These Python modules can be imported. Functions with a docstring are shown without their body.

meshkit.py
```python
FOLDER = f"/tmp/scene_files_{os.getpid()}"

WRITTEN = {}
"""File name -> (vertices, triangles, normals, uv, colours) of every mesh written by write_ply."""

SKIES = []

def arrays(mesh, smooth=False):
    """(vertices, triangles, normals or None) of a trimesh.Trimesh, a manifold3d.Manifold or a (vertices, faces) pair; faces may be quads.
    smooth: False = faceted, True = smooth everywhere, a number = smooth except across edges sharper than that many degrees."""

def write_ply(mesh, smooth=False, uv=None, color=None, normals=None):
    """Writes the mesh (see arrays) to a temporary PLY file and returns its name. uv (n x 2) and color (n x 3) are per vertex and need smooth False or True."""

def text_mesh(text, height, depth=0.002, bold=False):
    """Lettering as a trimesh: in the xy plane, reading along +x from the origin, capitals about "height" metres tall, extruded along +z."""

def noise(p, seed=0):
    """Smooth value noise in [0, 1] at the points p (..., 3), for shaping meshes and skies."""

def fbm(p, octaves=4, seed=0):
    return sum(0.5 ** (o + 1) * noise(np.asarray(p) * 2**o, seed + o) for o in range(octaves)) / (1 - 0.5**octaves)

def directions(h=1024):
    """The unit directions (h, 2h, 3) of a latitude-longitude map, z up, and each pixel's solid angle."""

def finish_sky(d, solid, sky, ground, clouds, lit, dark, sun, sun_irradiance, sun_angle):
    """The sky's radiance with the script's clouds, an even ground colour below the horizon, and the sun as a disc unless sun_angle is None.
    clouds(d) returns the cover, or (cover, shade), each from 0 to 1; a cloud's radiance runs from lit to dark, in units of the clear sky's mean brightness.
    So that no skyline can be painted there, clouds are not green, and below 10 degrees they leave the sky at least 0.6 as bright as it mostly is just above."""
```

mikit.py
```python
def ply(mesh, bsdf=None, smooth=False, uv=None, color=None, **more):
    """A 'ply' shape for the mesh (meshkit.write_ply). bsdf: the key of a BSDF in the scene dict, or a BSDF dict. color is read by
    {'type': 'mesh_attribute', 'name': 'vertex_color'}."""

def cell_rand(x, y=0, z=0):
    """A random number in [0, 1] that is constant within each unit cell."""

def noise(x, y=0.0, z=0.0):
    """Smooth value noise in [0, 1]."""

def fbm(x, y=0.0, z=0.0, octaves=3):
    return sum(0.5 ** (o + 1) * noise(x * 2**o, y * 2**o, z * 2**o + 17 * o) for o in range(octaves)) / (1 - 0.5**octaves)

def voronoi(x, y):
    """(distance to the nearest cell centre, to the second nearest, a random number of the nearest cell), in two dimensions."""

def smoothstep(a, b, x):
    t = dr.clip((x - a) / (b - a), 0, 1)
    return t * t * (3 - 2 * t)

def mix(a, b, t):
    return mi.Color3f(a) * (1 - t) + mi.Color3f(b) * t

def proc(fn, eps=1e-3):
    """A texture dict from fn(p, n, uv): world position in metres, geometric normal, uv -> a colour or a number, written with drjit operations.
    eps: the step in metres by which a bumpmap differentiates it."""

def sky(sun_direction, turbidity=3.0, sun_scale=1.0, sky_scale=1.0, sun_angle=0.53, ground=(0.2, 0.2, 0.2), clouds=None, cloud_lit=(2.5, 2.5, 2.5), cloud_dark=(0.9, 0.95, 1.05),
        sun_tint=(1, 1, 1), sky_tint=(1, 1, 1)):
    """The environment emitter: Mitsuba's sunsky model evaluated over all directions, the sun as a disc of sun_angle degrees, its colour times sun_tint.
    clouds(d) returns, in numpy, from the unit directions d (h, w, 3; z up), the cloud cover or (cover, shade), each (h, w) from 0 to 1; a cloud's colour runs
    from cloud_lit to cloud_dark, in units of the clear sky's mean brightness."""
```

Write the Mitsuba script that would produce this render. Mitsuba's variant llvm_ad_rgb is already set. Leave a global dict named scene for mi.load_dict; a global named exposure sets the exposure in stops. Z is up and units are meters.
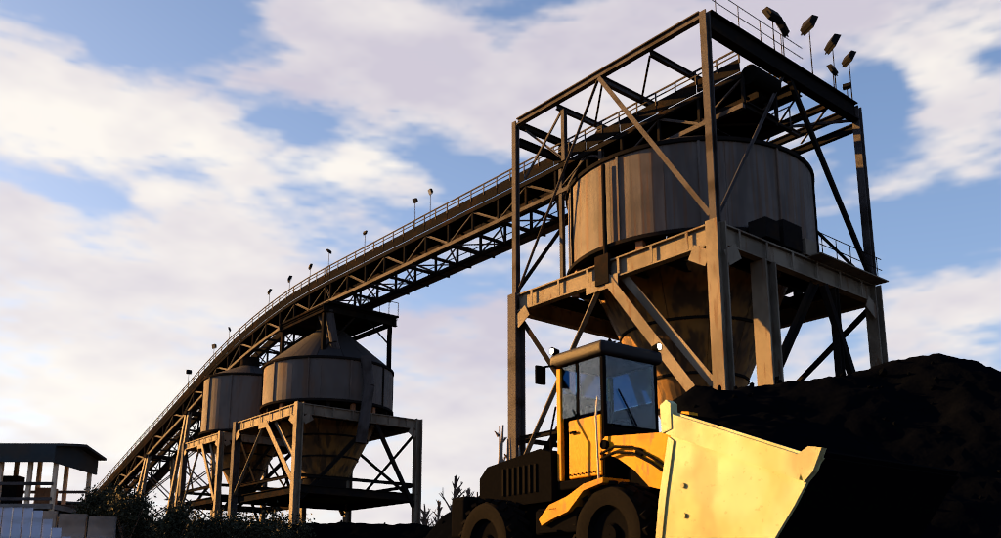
import math, random
import numpy as np
import trimesh
import shapely.geometry as sg
import drjit as dr
import mitsuba as mi
import mikit, meshkit

rng = np.random.default_rng(7)
random.seed(7)
scene, labels = {'type': 'scene'}, {}

# ------------------------------------------------------------------ camera
EYE = np.array([0.0, 0.0, 1.6])
PITCH = 0.215
FOCAL = 925.0 / 1001.0                                        # focal length over frame width
scene['camera'] = {
    'type': 'perspective', 'fov': math.degrees(2 * math.atan(0.5 / FOCAL)), 'fov_axis': 'x',
    'principal_point_offset_x': 0.0, 'principal_point_offset_y': -0.2314,
    'near_clip': 0.1, 'far_clip': 6000.0,
    'to_world': mi.ScalarTransform4f().look_at(origin=EYE.tolist(), target=[0, math.cos(PITCH), 1.6 + math.sin(PITCH)], up=[0, 0, 1]),
}

# ------------------------------------------------------------------ sky and sun
# banks of cloud (azimuth from +y, elevation, half widths in degrees, strength), negative = gap of clear sky
COVER = [(-28.1, 26.4, 6.9, 3.1, .6), (-20.1, 27.0, 4.8, 1.6, .4), (-21.9, 23.1, 1.6, .9, .45), (-23.0, 32.1, 7.7, 1.9, -.75), (-14.0, 27.8, 3.8, 1.6, -.55),
         (-26.7, 23.2, 5.9, 1.1, -.5), (-20.6, 25.0, 1.8, .8, -.3), (-2.1, 31.6, 15.8, 3.4, .6), (-11.7, 33.5, 4.0, 1.6, .3), (-9.3, 25.0, 4.9, 1.9, .5),
         (-1.4, 25.8, 3.5, 1.3, -.5), (-17.2, 20.3, 4.8, 4.6, .5), (-26.7, 17.9, 5.8, 3.3, .35), (-29.1, 20.8, 3.0, 1.3, .1), (-3.9, 19.0, 5.8, 1.2, -.35),
         (-3.9, 16.2, 3.8, 2.5, .3), (-2.6, 10.7, 5.0, 3.7, .3), (-22.9, 11.6, 8.6, 3.4, .5), (13.7, 35.1, 7.9, 2.6, .3), (21.8, 32.4, 6.6, 2.3, .45),
         (27.7, 28.3, 3.2, 2.5, .45), (23.6, 26.7, 2.3, 1.6, -.6), (29.8, 25.2, 2.0, 1.5, .2), (26.6, 23.5, 3.2, 1.2, .3), (26.9, 20.4, 4.2, 1.9, -.7),
         (25.0, 28.6, 1.5, .9, -.2), (26.9, 15.7, 3.6, 2.2, .5), (29.5, 16.4, 2.0, 1.6, .2), (9.5, 31.8, 4.0, 2.2, .3), (-16.2, 23.9, 1.8, 1.1, .2), (-24.3, 21.9, 2.2, .8, -.35)]
SHADE = [(-28.1, 25.9, 6.9, 1.6, -.5), (-2.1, 32.7, 13.8, 3.3, .55), (-1.4, 29.4, 10.9, 1.4, .1), (-21.9, 23.1, 1.7, .9, -.5), (-9.3, 25.9, 3.9, 1.2, -.5),
         (-3.9, 18.1, 5.8, 2.4, .5), (-3.2, 14.4, 5.1, 2.5, .4), (21.8, 32.4, 6.6, 3.0, .6), (17.9, 30.9, 5.0, 2.1, .3), (27.8, 29.1, 3.2, 2.0, -.3),
         (-22.8, 11.0, 8.1, 3.4, -.35), (-17.6, 26.0, 3.7, 1.4, -.35), (13.7, 34.6, 6.6, 2.1, .5), (-8.3, 34.0, 4.1, 1.3, -.35), (-12.1, 29.9, 6.5, 1.6, .25), (-20.9, 28.8, 3.6, 1.1, .2)]


def clouds(d):
    az = np.degrees(np.arctan2(d[..., 0], d[..., 1]))
    el = np.degrees(np.arcsin(np.clip(d[..., 2], -1, 1)))
    q = np.stack([d[..., 0] * 5, d[..., 1] * 5, d[..., 2] * 9], -1)
    wa = (meshkit.fbm(q * 2.2, 4, 11) - .5) * 7
    we = (meshkit.fbm(q * 2.2, 4, 23) - .5) * 4
    a2, e2 = az + wa, el + we

    def total(L):
        return sum(s * np.exp(-((a2 - a) / ra) ** 2 - ((e2 - e) / re) ** 2) for a, e, ra, re, s in L)
    n1 = meshkit.fbm(q * 1.1, 5, 3)
    n2 = meshkit.fbm(q * 4.0, 4, 5)
    n3 = meshkit.fbm(q * np.array([9.0, 9.0, 16.0]), 4, 17)
    c = .31 + .15 * np.exp(-(az / 45) ** 2 - ((el - 22) / 22) ** 2) + total(COVER) + (n1 - .5) * .9 + (n2 - .5) * .7 + (n3 - .5) * .5
    low = np.clip((14 - el) / 14, 0, 1)
    c = c + .35 * low
    cover = np.clip((c - .24) / .56, 0, 1)
    cover = cover * cover * (3 - 2 * cover) * .93
    sh = .42 + total(SHADE) + (n2 - .5) * .9 + (n1 - .5) * .5 - .12 * low
    return cover, np.clip(sh, 0, 1)


SUN = np.array([-.920 * math.cos(math.radians(17)), .392 * math.cos(math.radians(17)), math.sin(math.radians(17))])
scene['sky'] = mikit.sky(SUN.tolist(), turbidity=3, sun_scale=1.0, sky_scale=.225, clouds=clouds, cloud_lit=(2.28, 2.14, 1.95), cloud_dark=(1.46, 1.35, 1.53), ground=(.05, .05, .05),
                         sun_tint=(1.05, .70, .33), sky_tint=(1.62, 1.50, 1.70))
exposure = 4.35

# ------------------------------------------------------------------ materials
N, FB, SS, MIX = mikit.noise, mikit.fbm, mikit.smoothstep, mikit.mix


def two(b):
    return {'type': 'twosided', 'bsdf': b}


def mat(name, col, rough=.6, metallic=0.0, spec=.5, bump=None, **more):
    b = {'type': 'principled', 'roughness': rough, 'metallic': metallic, 'specular': spec, **more}
    b['base_color'] = mikit.proc(col) if callable(col) else {'type': 'rgb', 'value': list(col)}
    if bump:
        b = {'type': 'bumpmap', 'arbitrary': mikit.proc(bump[0], eps=bump[2]), 'scale': bump[1], 'bsdf': b}
    scene['mat_' + name] = two(b)


def c_tan(p, n, uv):            # cream painted structural steel, grimy
    g = FB(p.x * .9, p.y * .9, p.z * .5, 4)
    s = FB(p.x * 6, p.y * 6, p.z * .8, 3)
    c = MIX([.128, .116, .098], [.074, .066, .056], SS(.35, .7, g))
    return MIX(c, [.07, .04, .025], SS(.58, .78, s) * .8)


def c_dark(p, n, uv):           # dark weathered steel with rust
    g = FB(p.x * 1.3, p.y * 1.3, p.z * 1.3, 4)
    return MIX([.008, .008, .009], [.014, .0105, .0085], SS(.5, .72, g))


def c_gal(p, n, uv):            # grey frame paint, mauve grey
    g = FB(p.x * 1.1, p.y * 1.1, p.z * 1.1, 4)
    return MIX([.045, .044, .050], [.022, .020, .021], SS(.48, .75, g))


def c_drum(p, n, uv):           # silo plate: vertical run marks, rust
    a = dr.atan2(p.y - 39.8, p.x - 8.6) * 12 + p.x * .8
    s = FB(a * .9, p.z * .25, 1.0, 4)
    t = FB(a * 3.0, p.z * .30, 4.0, 4)
    g = FB(p.x * .7, p.y * .7, p.z * .7, 4)
    c = MIX([.090, .088, .092], [.064, .062, .066], SS(.35, .68, s))
    c = MIX(c, [.095, .050, .024], SS(.50, .74, t) * .45)
    return MIX(c, [.05, .05, .052], SS(.50, .78, g) * .6)


def c_hop(p, n, uv):
    g = FB(p.x * .8, p.y * .8, p.z * .8, 4)
    t = FB(p.x * 3, p.y * 3, p.z * .5, 3)
    c = MIX([.15, .082, .022], [.075, .042, .018], SS(.4, .7, g))
    return MIX(c, [.022, .016, .013], SS(.42, .66, t) * .85)


def c_yel(p, n, uv):            # loader yellow, dusted
    g = FB(p.x * 2.2, p.y * 2.2, p.z * 2.2, 4)
    s = FB(p.x * 9, p.y * 9, p.z * 2.0, 3)
    c = MIX([.34, .165, .004], [.24, .11, .006], SS(.45, .75, g))
    return MIX(c, [.10, .07, .045], SS(.60, .76, s) * .65)


def c_buck(p, n, uv):           # bucket side: worn pale yellow, scraped by coal
    g = FB(p.x * 1.6, p.y * 1.6, p.z * 1.0, 4)
    s = FB((p.x + p.y) * 7, p.z * 1.1, 2.0, 4)
    k = FB(p.x * 14, p.y * 14, p.z * 14, 3)
    c = MIX([.245, .30, .19], [.22, .235, .11], SS(.36, .64, g))
    c = MIX(c, [.15, .125, .06], SS(.50, .74, s) * .6)
    return MIX(c, [.14, .10, .05], SS(.68, .78, k) * .35)


def c_coal(p, n, uv):
    g = FB(p.x * 3, p.y * 3, p.z * 3, 3)
    return MIX([.0007, .0010, .0020], [.0013, .0017, .0030], g)


def b_coal(p, n, uv):
    return FB(p.x * 7, p.y * 7, p.z * 7, 4)


def b_dent(p, n, uv):
    return FB(p.x * 1.9, p.y * 1.9, p.z * 1.9, 2) + .08 * FB(p.x * 11, p.y * 11, p.z * 6, 2)


def c_ground(p, n, uv):
    g = FB(p.x * .5, p.y * .5, 0, 4)
    return MIX([.008, .008, .008], [.018, .016, .014], SS(.45, .75, g))


def c_blue(p, n, uv):
    g = FB(p.x * .7, p.y * .7, p.z * 2.5, 4)
    return MIX([.30, .37, .54], [.22, .26, .36], SS(.45, .75, g))


def c_roof(p, n, uv):
    g = FB(p.x * .6, p.y * .6, p.z * .6, 4)
    return MIX([.022, .032, .042], [.035, .034, .034], SS(.45, .75, g))


def c_conc(p, n, uv):
    g = FB(p.x * .9, p.y * .9, p.z * .9, 4)
    return MIX([.13, .13, .135], [.075, .072, .074], SS(.42, .72, g))


def c_leaf(p, n, uv):
    g = FB(p.x * 2.1, p.y * 2.1, p.z * 2.1, 3)
    return MIX([.008, .013, .009], [.018, .022, .012], g)


def c_twig(p, n, uv):
    g = FB(p.x * 3, p.y * 3, p.z * 1.2, 3)
    return MIX([.10, .075, .065], [.05, .038, .034], g)


mat('tan', c_tan, .75, spec=.12)
mat('dark', c_dark, .9, spec=0.0)
mat('frame', c_gal, .8, spec=.05)
mat('drum', c_drum, .8, spec=.05)
mat('hopper', c_hop, .7, spec=.2)
mat('yellow', c_yel, .6, spec=.05)
mat('bucket', c_buck, .5, spec=.14, bump=(b_dent, .022, .03))
mat('coal', c_coal, .95, spec=0.0, bump=(b_coal, .025, .02))
mat('ground', c_ground, .9, spec=.2)
mat('blue', c_blue, .6)
mat('roof', c_roof, .85, spec=.05)
mat('concrete', c_conc, .85, spec=.2)
mat('leaf', c_leaf, .8, spec=.2)
mat('twig', c_twig, .85, spec=.2)
mat('rubber', (.004, .004, .0045), .9, spec=.01)
mat('black', (.0028, .003, .004), .8, spec=0.0)
mat('charcoal', (.007, .008, .012), .6, spec=.1)
mat('pale_wood', (.11, .10, .095), .85, spec=.1)
mat('worn_steel', (.0025, .0027, .0035), .9, spec=0.0)
mat('seat', (.035, .035, .05), .8)
mat('chrome', (.6, .6, .62), .25, metallic=1.0)
mat('lamp_body', (.004, .0045, .006), .7, spec=.05)
mat('lens', (.03, .032, .038), .2, spec=.4)
mat('slate', (.024, .025, .029), .8, spec=.05)
mat('rust', (.16, .07, .03), .8)
mat('cream', (.36, .31, .25), .7)
scene['mat_glass'] = {'type': 'thindielectric', 'int_ior': 1.28, 'specular_transmittance': {'type': 'rgb', 'value': [.30, .46, .60]}}

# ------------------------------------------------------------------ helpers
used = {}


def numbered(key):
    k = used.get(key, -1) + 1
    used[key] = k
    return key if k == 0 else f'{key}_{k:03d}'


def thing(name, label, cat, group=None):
    key = numbered(name)
    labels[key] = {'label': label, 'category': cat}
    if group:
        labels[key]['group'] = group
    return key


def obj(name, mesh, material, parent=None, smooth=False, label=None, kind=None):
    key = numbered(f'{parent}__{name}' if parent else name)
    scene[key] = mikit.ply(mesh, 'mat_' + material, smooth=smooth)
    if label or kind:
        labels[key] = {k: v for k, v in (('label', label), ('kind', kind)) if v}
    return key


def box(c, s):
    m = trimesh.creation.box(extents=s)
    m.apply_translation(c)
    return m


def basis(p, q, up):
    p, q = np.asarray(p, float), np.asarray(q, float)
    d = q - p
    L = np.linalg.norm(d)
    d = d / L
    up = np.asarray(up, float)
    if abs(d @ up) > .97 * np.linalg.norm(up):
        up = np.array([1.0, .37, 0]) if abs(d[0]) < .8 else np.array([0, 1.0, 0])
    s = np.cross(d, up)
    s /= np.linalg.norm(s)
    w = np.cross(s, d)
    return p, d, s, w, L


def bar(p, q, w, h=None, up=(0, 0, 1)):
    """rectangular bar from p to q, w wide and h high"""
    h = w if h is None else h
    p, d, s, u_, L = basis(p, q, up)
    m = trimesh.creation.box(extents=[L, w, h])
    T = np.eye(4)
    T[:3, 0], T[:3, 1], T[:3, 2], T[:3, 3] = d, -s, u_, p + d * L / 2
    m.apply_transform(T)
    return m


def ibeam(p, q, w, h, t=.05, up=(0, 0, 1)):
    p, d, s, u_, L = basis(p, q, up)
    q = p + d * L
    o = u_ * (h / 2 - t / 2)
    return cat([bar(p + o, q + o, w, t, u_), bar(p - o, q - o, w, t, u_), bar(p, q, t, h - 2 * t, u_)])


def angle(p, q, w, up=(0, 0, 1), t=.03):
    """L section"""
    p, d, s, u_, L = basis(p, q, up)
    q = p + d * L
    return cat([bar(p + s * (w / 2 - t / 2), q + s * (w / 2 - t / 2), t, w, u_), bar(p - u_ * (w / 2 - t / 2), q - u_ * (w / 2 - t / 2), w - 2 * t, t, u_)])


def tube(p, q, r, r2=None, n=10):
    r2 = r if r2 is None else r2
    p, d, s, u_, L = basis(p, q, (0, 0, 1))
    a = np.arange(n) * 2 * np.pi / n
    ring = np.cos(a)[:, None] * s + np.sin(a)[:, None] * u_
    v = np.vstack([p + ring * r, p + d * L + ring * r2, [p], [p + d * L]])
    f = []
    for i in range(n):
        j = (i + 1) % n
        f += [[i, j, n + j], [i, n + j, n + i], [2 * n, j, i], [2 * n + 1, n + i, n + j]]
    m = trimesh.Trimesh(v, f, process=False)
    if m.volume < 0:
        m.invert()
    return m


def path_tube(pts, r, n=8):
    return cat([tube(a, b, r, n=n) for a, b in zip(pts[:-1], pts[1:])])


def cat(ms):
    return trimesh.util.concatenate(ms)


def extr(poly, y0, y1):
    """polygon in (x, z) extruded along y"""
    g = poly if isinstance(poly, sg.Polygon) else sg.Polygon(poly)
    m = trimesh.creation.extrude_polygon(g, y1 - y0, engine='earcut')
    v = np.array(m.vertices)
    m.vertices = np.stack([v[:, 0], y0 + v[:, 2], v[:, 1]], -1)
    if m.volume < 0:
        m.invert()
    return m


def lathe(profile, n=32, a0=0.0, a1=2 * math.pi, close=False):
    """profile [(r, z)] turned about z"""
    full = abs(a1 - a0 - 2 * math.pi) < 1e-6
    k = n if full else n + 1
    a = a0 + (a1 - a0) * np.arange(k) / n
    P = np.array(profile, float)
    v = np.stack([np.outer(np.cos(a), P[:, 0]), np.outer(np.sin(a), P[:, 0]), np.tile(P[:, 1], (k, 1))], -1).reshape(-1, 3)
    m_, f = len(P), []
    last = m_ if close else m_ - 1
    for i in range(n):
        j = (i + 1) % k
        for b in range(last):
            c = (b + 1) % m_
            f += [[i * m_ + b, j * m_ + b, j * m_ + c], [i * m_ + b, j * m_ + c, i * m_ + c]]
    if not full and close:
        for i in (0, n):
            for b in range(1, m_ - 1):
                f.append([i * m_, i * m_ + b, i * m_ + b + 1] if i == 0 else [i * m_, i * m_ + b + 1, i * m_ + b])
    m = trimesh.Trimesh(v, f, process=False)
    if m.volume < 0:
        m.invert()
    return m


# ------------------------------------------------------------------ ground
def h_ground(x, y):
    x, y = np.asarray(x, float), np.asarray(y, float)
    h = np.interp(y, [-5, 6, 14, 22, 36, 60, 110, 300, 3000], [0, .1, 1.6, 1.75, 2.6, 4.2, 5.6, 6.2, 8])
    bank = np.clip((-x - 16) / 8, 0, 1) * np.clip((y - 43) / 10, 0, 1) * np.clip((150 - y) / 60, 0, 1)
    return h + 2.3 * bank * bank * (3 - 2 * bank)


xs = np.unique(np.concatenate([np.linspace(-60, 60, 121), np.linspace(-3000, 3000, 41), np.linspace(-300, 300, 41)]))
ys = np.unique(np.concatenate([np.linspace(-20, 120, 141), np.linspace(-3000, 3000, 41), np.linspace(120, 400, 20)]))
X, Y = np.meshgrid(xs, ys)
near = np.exp(-((X / 60) ** 2 + ((Y - 30) / 70) ** 2))
Z = h_ground(X, Y) + (meshkit.fbm(np.stack([X * .5, Y * .5, X * 0], -1), 4, 2) - .5) * .35 * near
idx = np.arange(X.size).reshape(X.shape)
F = np.stack([idx[:-1, :-1], idx[:-1, 1:], idx[1:, 1:], idx[1:, :-1]], -1).reshape(-1, 4)
obj('ground', (np.stack([X, Y, Z], -1).reshape(-1, 3), F), 'ground', smooth=True)
labels['ground'] = {'kind': 'structure', 'label': 'dark coal dusted yard ground rising away from the camera'}


# ------------------------------------------------------------------ coal heaps
def heap(name, x0, x1, y0, y1, step, height, label, seed):
    gx, gy = np.meshgrid(np.arange(x0, x1 + step, step), np.arange(y0, y1 + step, step))
    P = np.stack([gx, gy, gx * 0], -1)
    z = height(gx, gy)
    g = h_ground(gx, gy)
    up = np.clip((z - g) / 1.0, 0, 1)
    z = z + up * ((meshkit.fbm(P * .8, 4, seed) - .5) * .5 + (meshkit.fbm(P * 3.4, 3, seed + 9) - .5) * .16)
    z = np.maximum(z, g - .45)
    i = np.arange(gx.size).reshape(gx.shape)
    f = np.stack([i[:-1, :-1], i[:-1, 1:], i[1:, 1:], i[1:, :-1]], -1).reshape(-1, 4)
    keep = (z > g - .40).reshape(-1)[f].any(1)
    t = thing(name, label, 'coal pile')
    obj('heap_body', (np.stack([gx, gy, z], -1).reshape(-1, 3), f[keep]), 'coal', t, smooth=True)
    # loose lumps lying on it
    r = np.random.default_rng(seed)
    lumps = []
    unit = trimesh.creation.icosphere(subdivisions=0)
    for _ in range(800):
        a, b = r.integers(0, gx.shape[0]), r.integers(0, gx.shape[1])
        if z[a, b] < g[a, b] + .05:
            continue
        s = r.uniform(.025, .08) * (1.6 if r.random() < .06 else 1)
        m = unit.copy()
        m.vertices = m.vertices * s * r.uniform(.6, 1.2, 3) * (1 + .25 * (r.random((12, 1)) - .5)) + [gx[a, b] + r.uniform(-.1, .1), gy[a, b] + r.uniform(-.1, .1), z[a, b] + s * .3]
        lumps.append(m)
    obj('lump', cat(lumps), 'coal', t, kind='stuff')
    return t


RX = [3.2, 3.9, 4.4, 6.0, 7.0, 8.6, 9.4, 10.1, 11.0, 11.7, 14, 18, 24]
RZ = [3.4, 5.9, 6.25, 6.3, 6.45, 6.75, 7.0, 7.2, 7.15, 6.9, 6.7, 6.2, 3.5]


def h_right(x, y):
    ridge = np.interp(x, RX, RZ)
    yr = 21 + .12 * (x - 8)
    d = np.abs(y - yr)
    round_ = np.sqrt(d * d + .36) - .6
    end = np.clip(3.4 - x, 0, 5) * 1.4 + np.clip(x - 24, 0, 9) * .8
    return ridge - round_ * .70 - end


def h_left(x, y):
    d = np.sqrt(((x - 1.1) / 1.0) ** 2 + ((y - 20.6) / 1.1) ** 2)
    return 4.75 - .84 * (np.sqrt(d * d + .15) - .4)


def h_far(x, y):
    ridge = np.interp(x, [-26, -25, -20, -14, -8, -3, 3, 8], [2.2, 4.6, 5.8, 5.7, 5.6, 5.3, 5.0, 3.8])
    return ridge - .75 * np.abs(y - 50 + .15 * x)


heap('coal_heap', 2.0, 27, 10, 31, .16, h_right, 'tall jet black coal heap filling the right side behind the raised loader bucket', 31)
heap('coal_heap', -4.5, 6.5, 15.5, 26, .13, h_left, 'small dark coal mound left of and behind the yellow loader', 47)
heap('coal_heap', -28, 10, 42, 58, .3, h_far, 'long low dark coal bank at the foot of the two distant silos', 53)

# ------------------------------------------------------------------ plant frame: u runs along the conveyor (away), v across
YAW = .874
U = np.array([-math.cos(YAW), math.sin(YAW), 0])
V = np.array([math.sin(YAW), math.cos(YAW), 0])
ORG = np.array([7.91, 31.9, 0])


def W(u, v, z):
    return ORG + U * u + V * v + np.array([0, 0, z])


def plate_ring(key, name, C, r, z0, z1, n, t, gap, material, rows=1, bulge=0.0, phase=0.0):
    """curved plates round a drum, each its own part"""
    for k in range(rows):
        a_, b_ = z0 + (z1 - z0) * k / rows, z0 + (z1 - z0) * (k + 1) / rows
        for i in range(n):
            a0 = phase + 2 * math.pi * (i + (k % 2) * .5) / n + gap / r / 2
            a1 = phase + 2 * math.pi * (i + 1 + (k % 2) * .5) / n - gap / r / 2
            rr = r + rng.uniform(-.006, .006)
            m = lathe([(rr - t, a_ + gap / 2), (rr, a_ + gap / 2), (rr + bulge, (a_ + b_) / 2), (rr, b_ - gap / 2), (rr - t, b_ - gap / 2)], 5, a0, a1, close=True)
            m.apply_translation(C)
            obj(name, m, material, key)


def cone_plates(key, name, C, r0, z0, r1, z1, n, t, gap, material):
    for i in range(n):
        a0, a1 = 2 * math.pi * i / n + .004, 2 * math.pi * (i + 1) / n - .004
        s = np.array([r1 - r0, z1 - z0])
        nn = np.array([s[1], -s[0]]) / np.linalg.norm(s) * t
        m = lathe([(r0, z0), (r1, z1), (max(r1 - nn[0], .01), z1 - nn[1]), (max(r0 - nn[0], .01), z0 - nn[1])], 4, a0, a1, close=True)
        m.apply_translation(C)
        obj(name, m, material, key)


def ring(C, r, z0, z1, t, n=64):
    m = lathe([(r - t, z0), (r, z0), (r, z1), (r - t, z1)], n, close=True)
    m.apply_translation(C)
    return m


def make_silo(u0, v0, s, zg, r, zd0, zd1, apex_z, apex_r, hop, label, outlet):
    C = W(u0, v0, 0)
    t = thing('storage_silo', label, 'silo')
    n = 14
    obj('drum_shell', ring(C, r - .05, zd0, zd1, .04, 80), 'drum', t, smooth=30)
    plate_ring(t, 'drum_plate', C, r, zd0 + .02, zd1 - .02, n, -.0 + .035, .012, 'drum', rows=1, phase=.3)
    obj('top_rim', ring(C, r + .10, zd1 - .02, zd1 + .14, .2, 80), 'dark', t, smooth=30)
    obj('bottom_rim', ring(C, r + .12, zd0 - .16, zd0, .25, 80), 'dark', t, smooth=30)
    cone_plates(t, 'roof_panel', C, r + .02, zd1 + .16, apex_r, apex_z, 16, .05, .02, 'slate')
    m = lathe([(0.01, apex_z + .75), (apex_r * .9, apex_z + .75), (apex_r * .9, apex_z - .1), (.01, apex_z - .1)], 24)
    m.apply_translation(C)
    obj('inlet', m, 'dark', t, smooth=30)
    # hopper below
    (hr, hz), (br, bz) = hop
    cone_plates(t, 'hopper_plate', C, br, bz, hr, hz, 12, -.06, .02, 'hopper')
    for k in (.33, .66):
        rr, zz = br + (hr - br) * k, bz + (hz - bz) * k
        obj('hopper_band', ring(C, rr + .10, zz - .06, zz + .06, .16, 48), 'dark', t, smooth=30)
    m = lathe([(.01, bz + .1), (br * .98, bz + .1), (br * .98, bz - outlet), (.01, bz - outlet)], 20)
    m.apply_translation(C)
    obj('outlet', m, 'dark', t, smooth=30)
    # brackets between the drum and its frame
    for i in range(16):
        a = 2 * math.pi * (i + .5) / 16
        d = np.array([math.cos(a), math.sin(a), 0])
        p = C + d * (r - .25)
        obj('bracket', bar(p + [0, 0, zg + .02], p + [0, 0, zd0 - .17], .32 * s, .32 * s, d), 'rust' if i % 3 else 'dark', t)
    # down pipe and vertical stiffener ribs
    for i in range(10):
        a = 2 * math.pi * i / 10 + .2
        d = np.array([math.cos(a), math.sin(a), 0])
        obj('rib', bar(C + d * (r + .04) + [0, 0, zd0], C + d * (r + .04) + [0, 0, zd1 - .03], .10, .08, d), 'dark' if i % 4 == 1 else 'drum', t)
    return t, C


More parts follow.
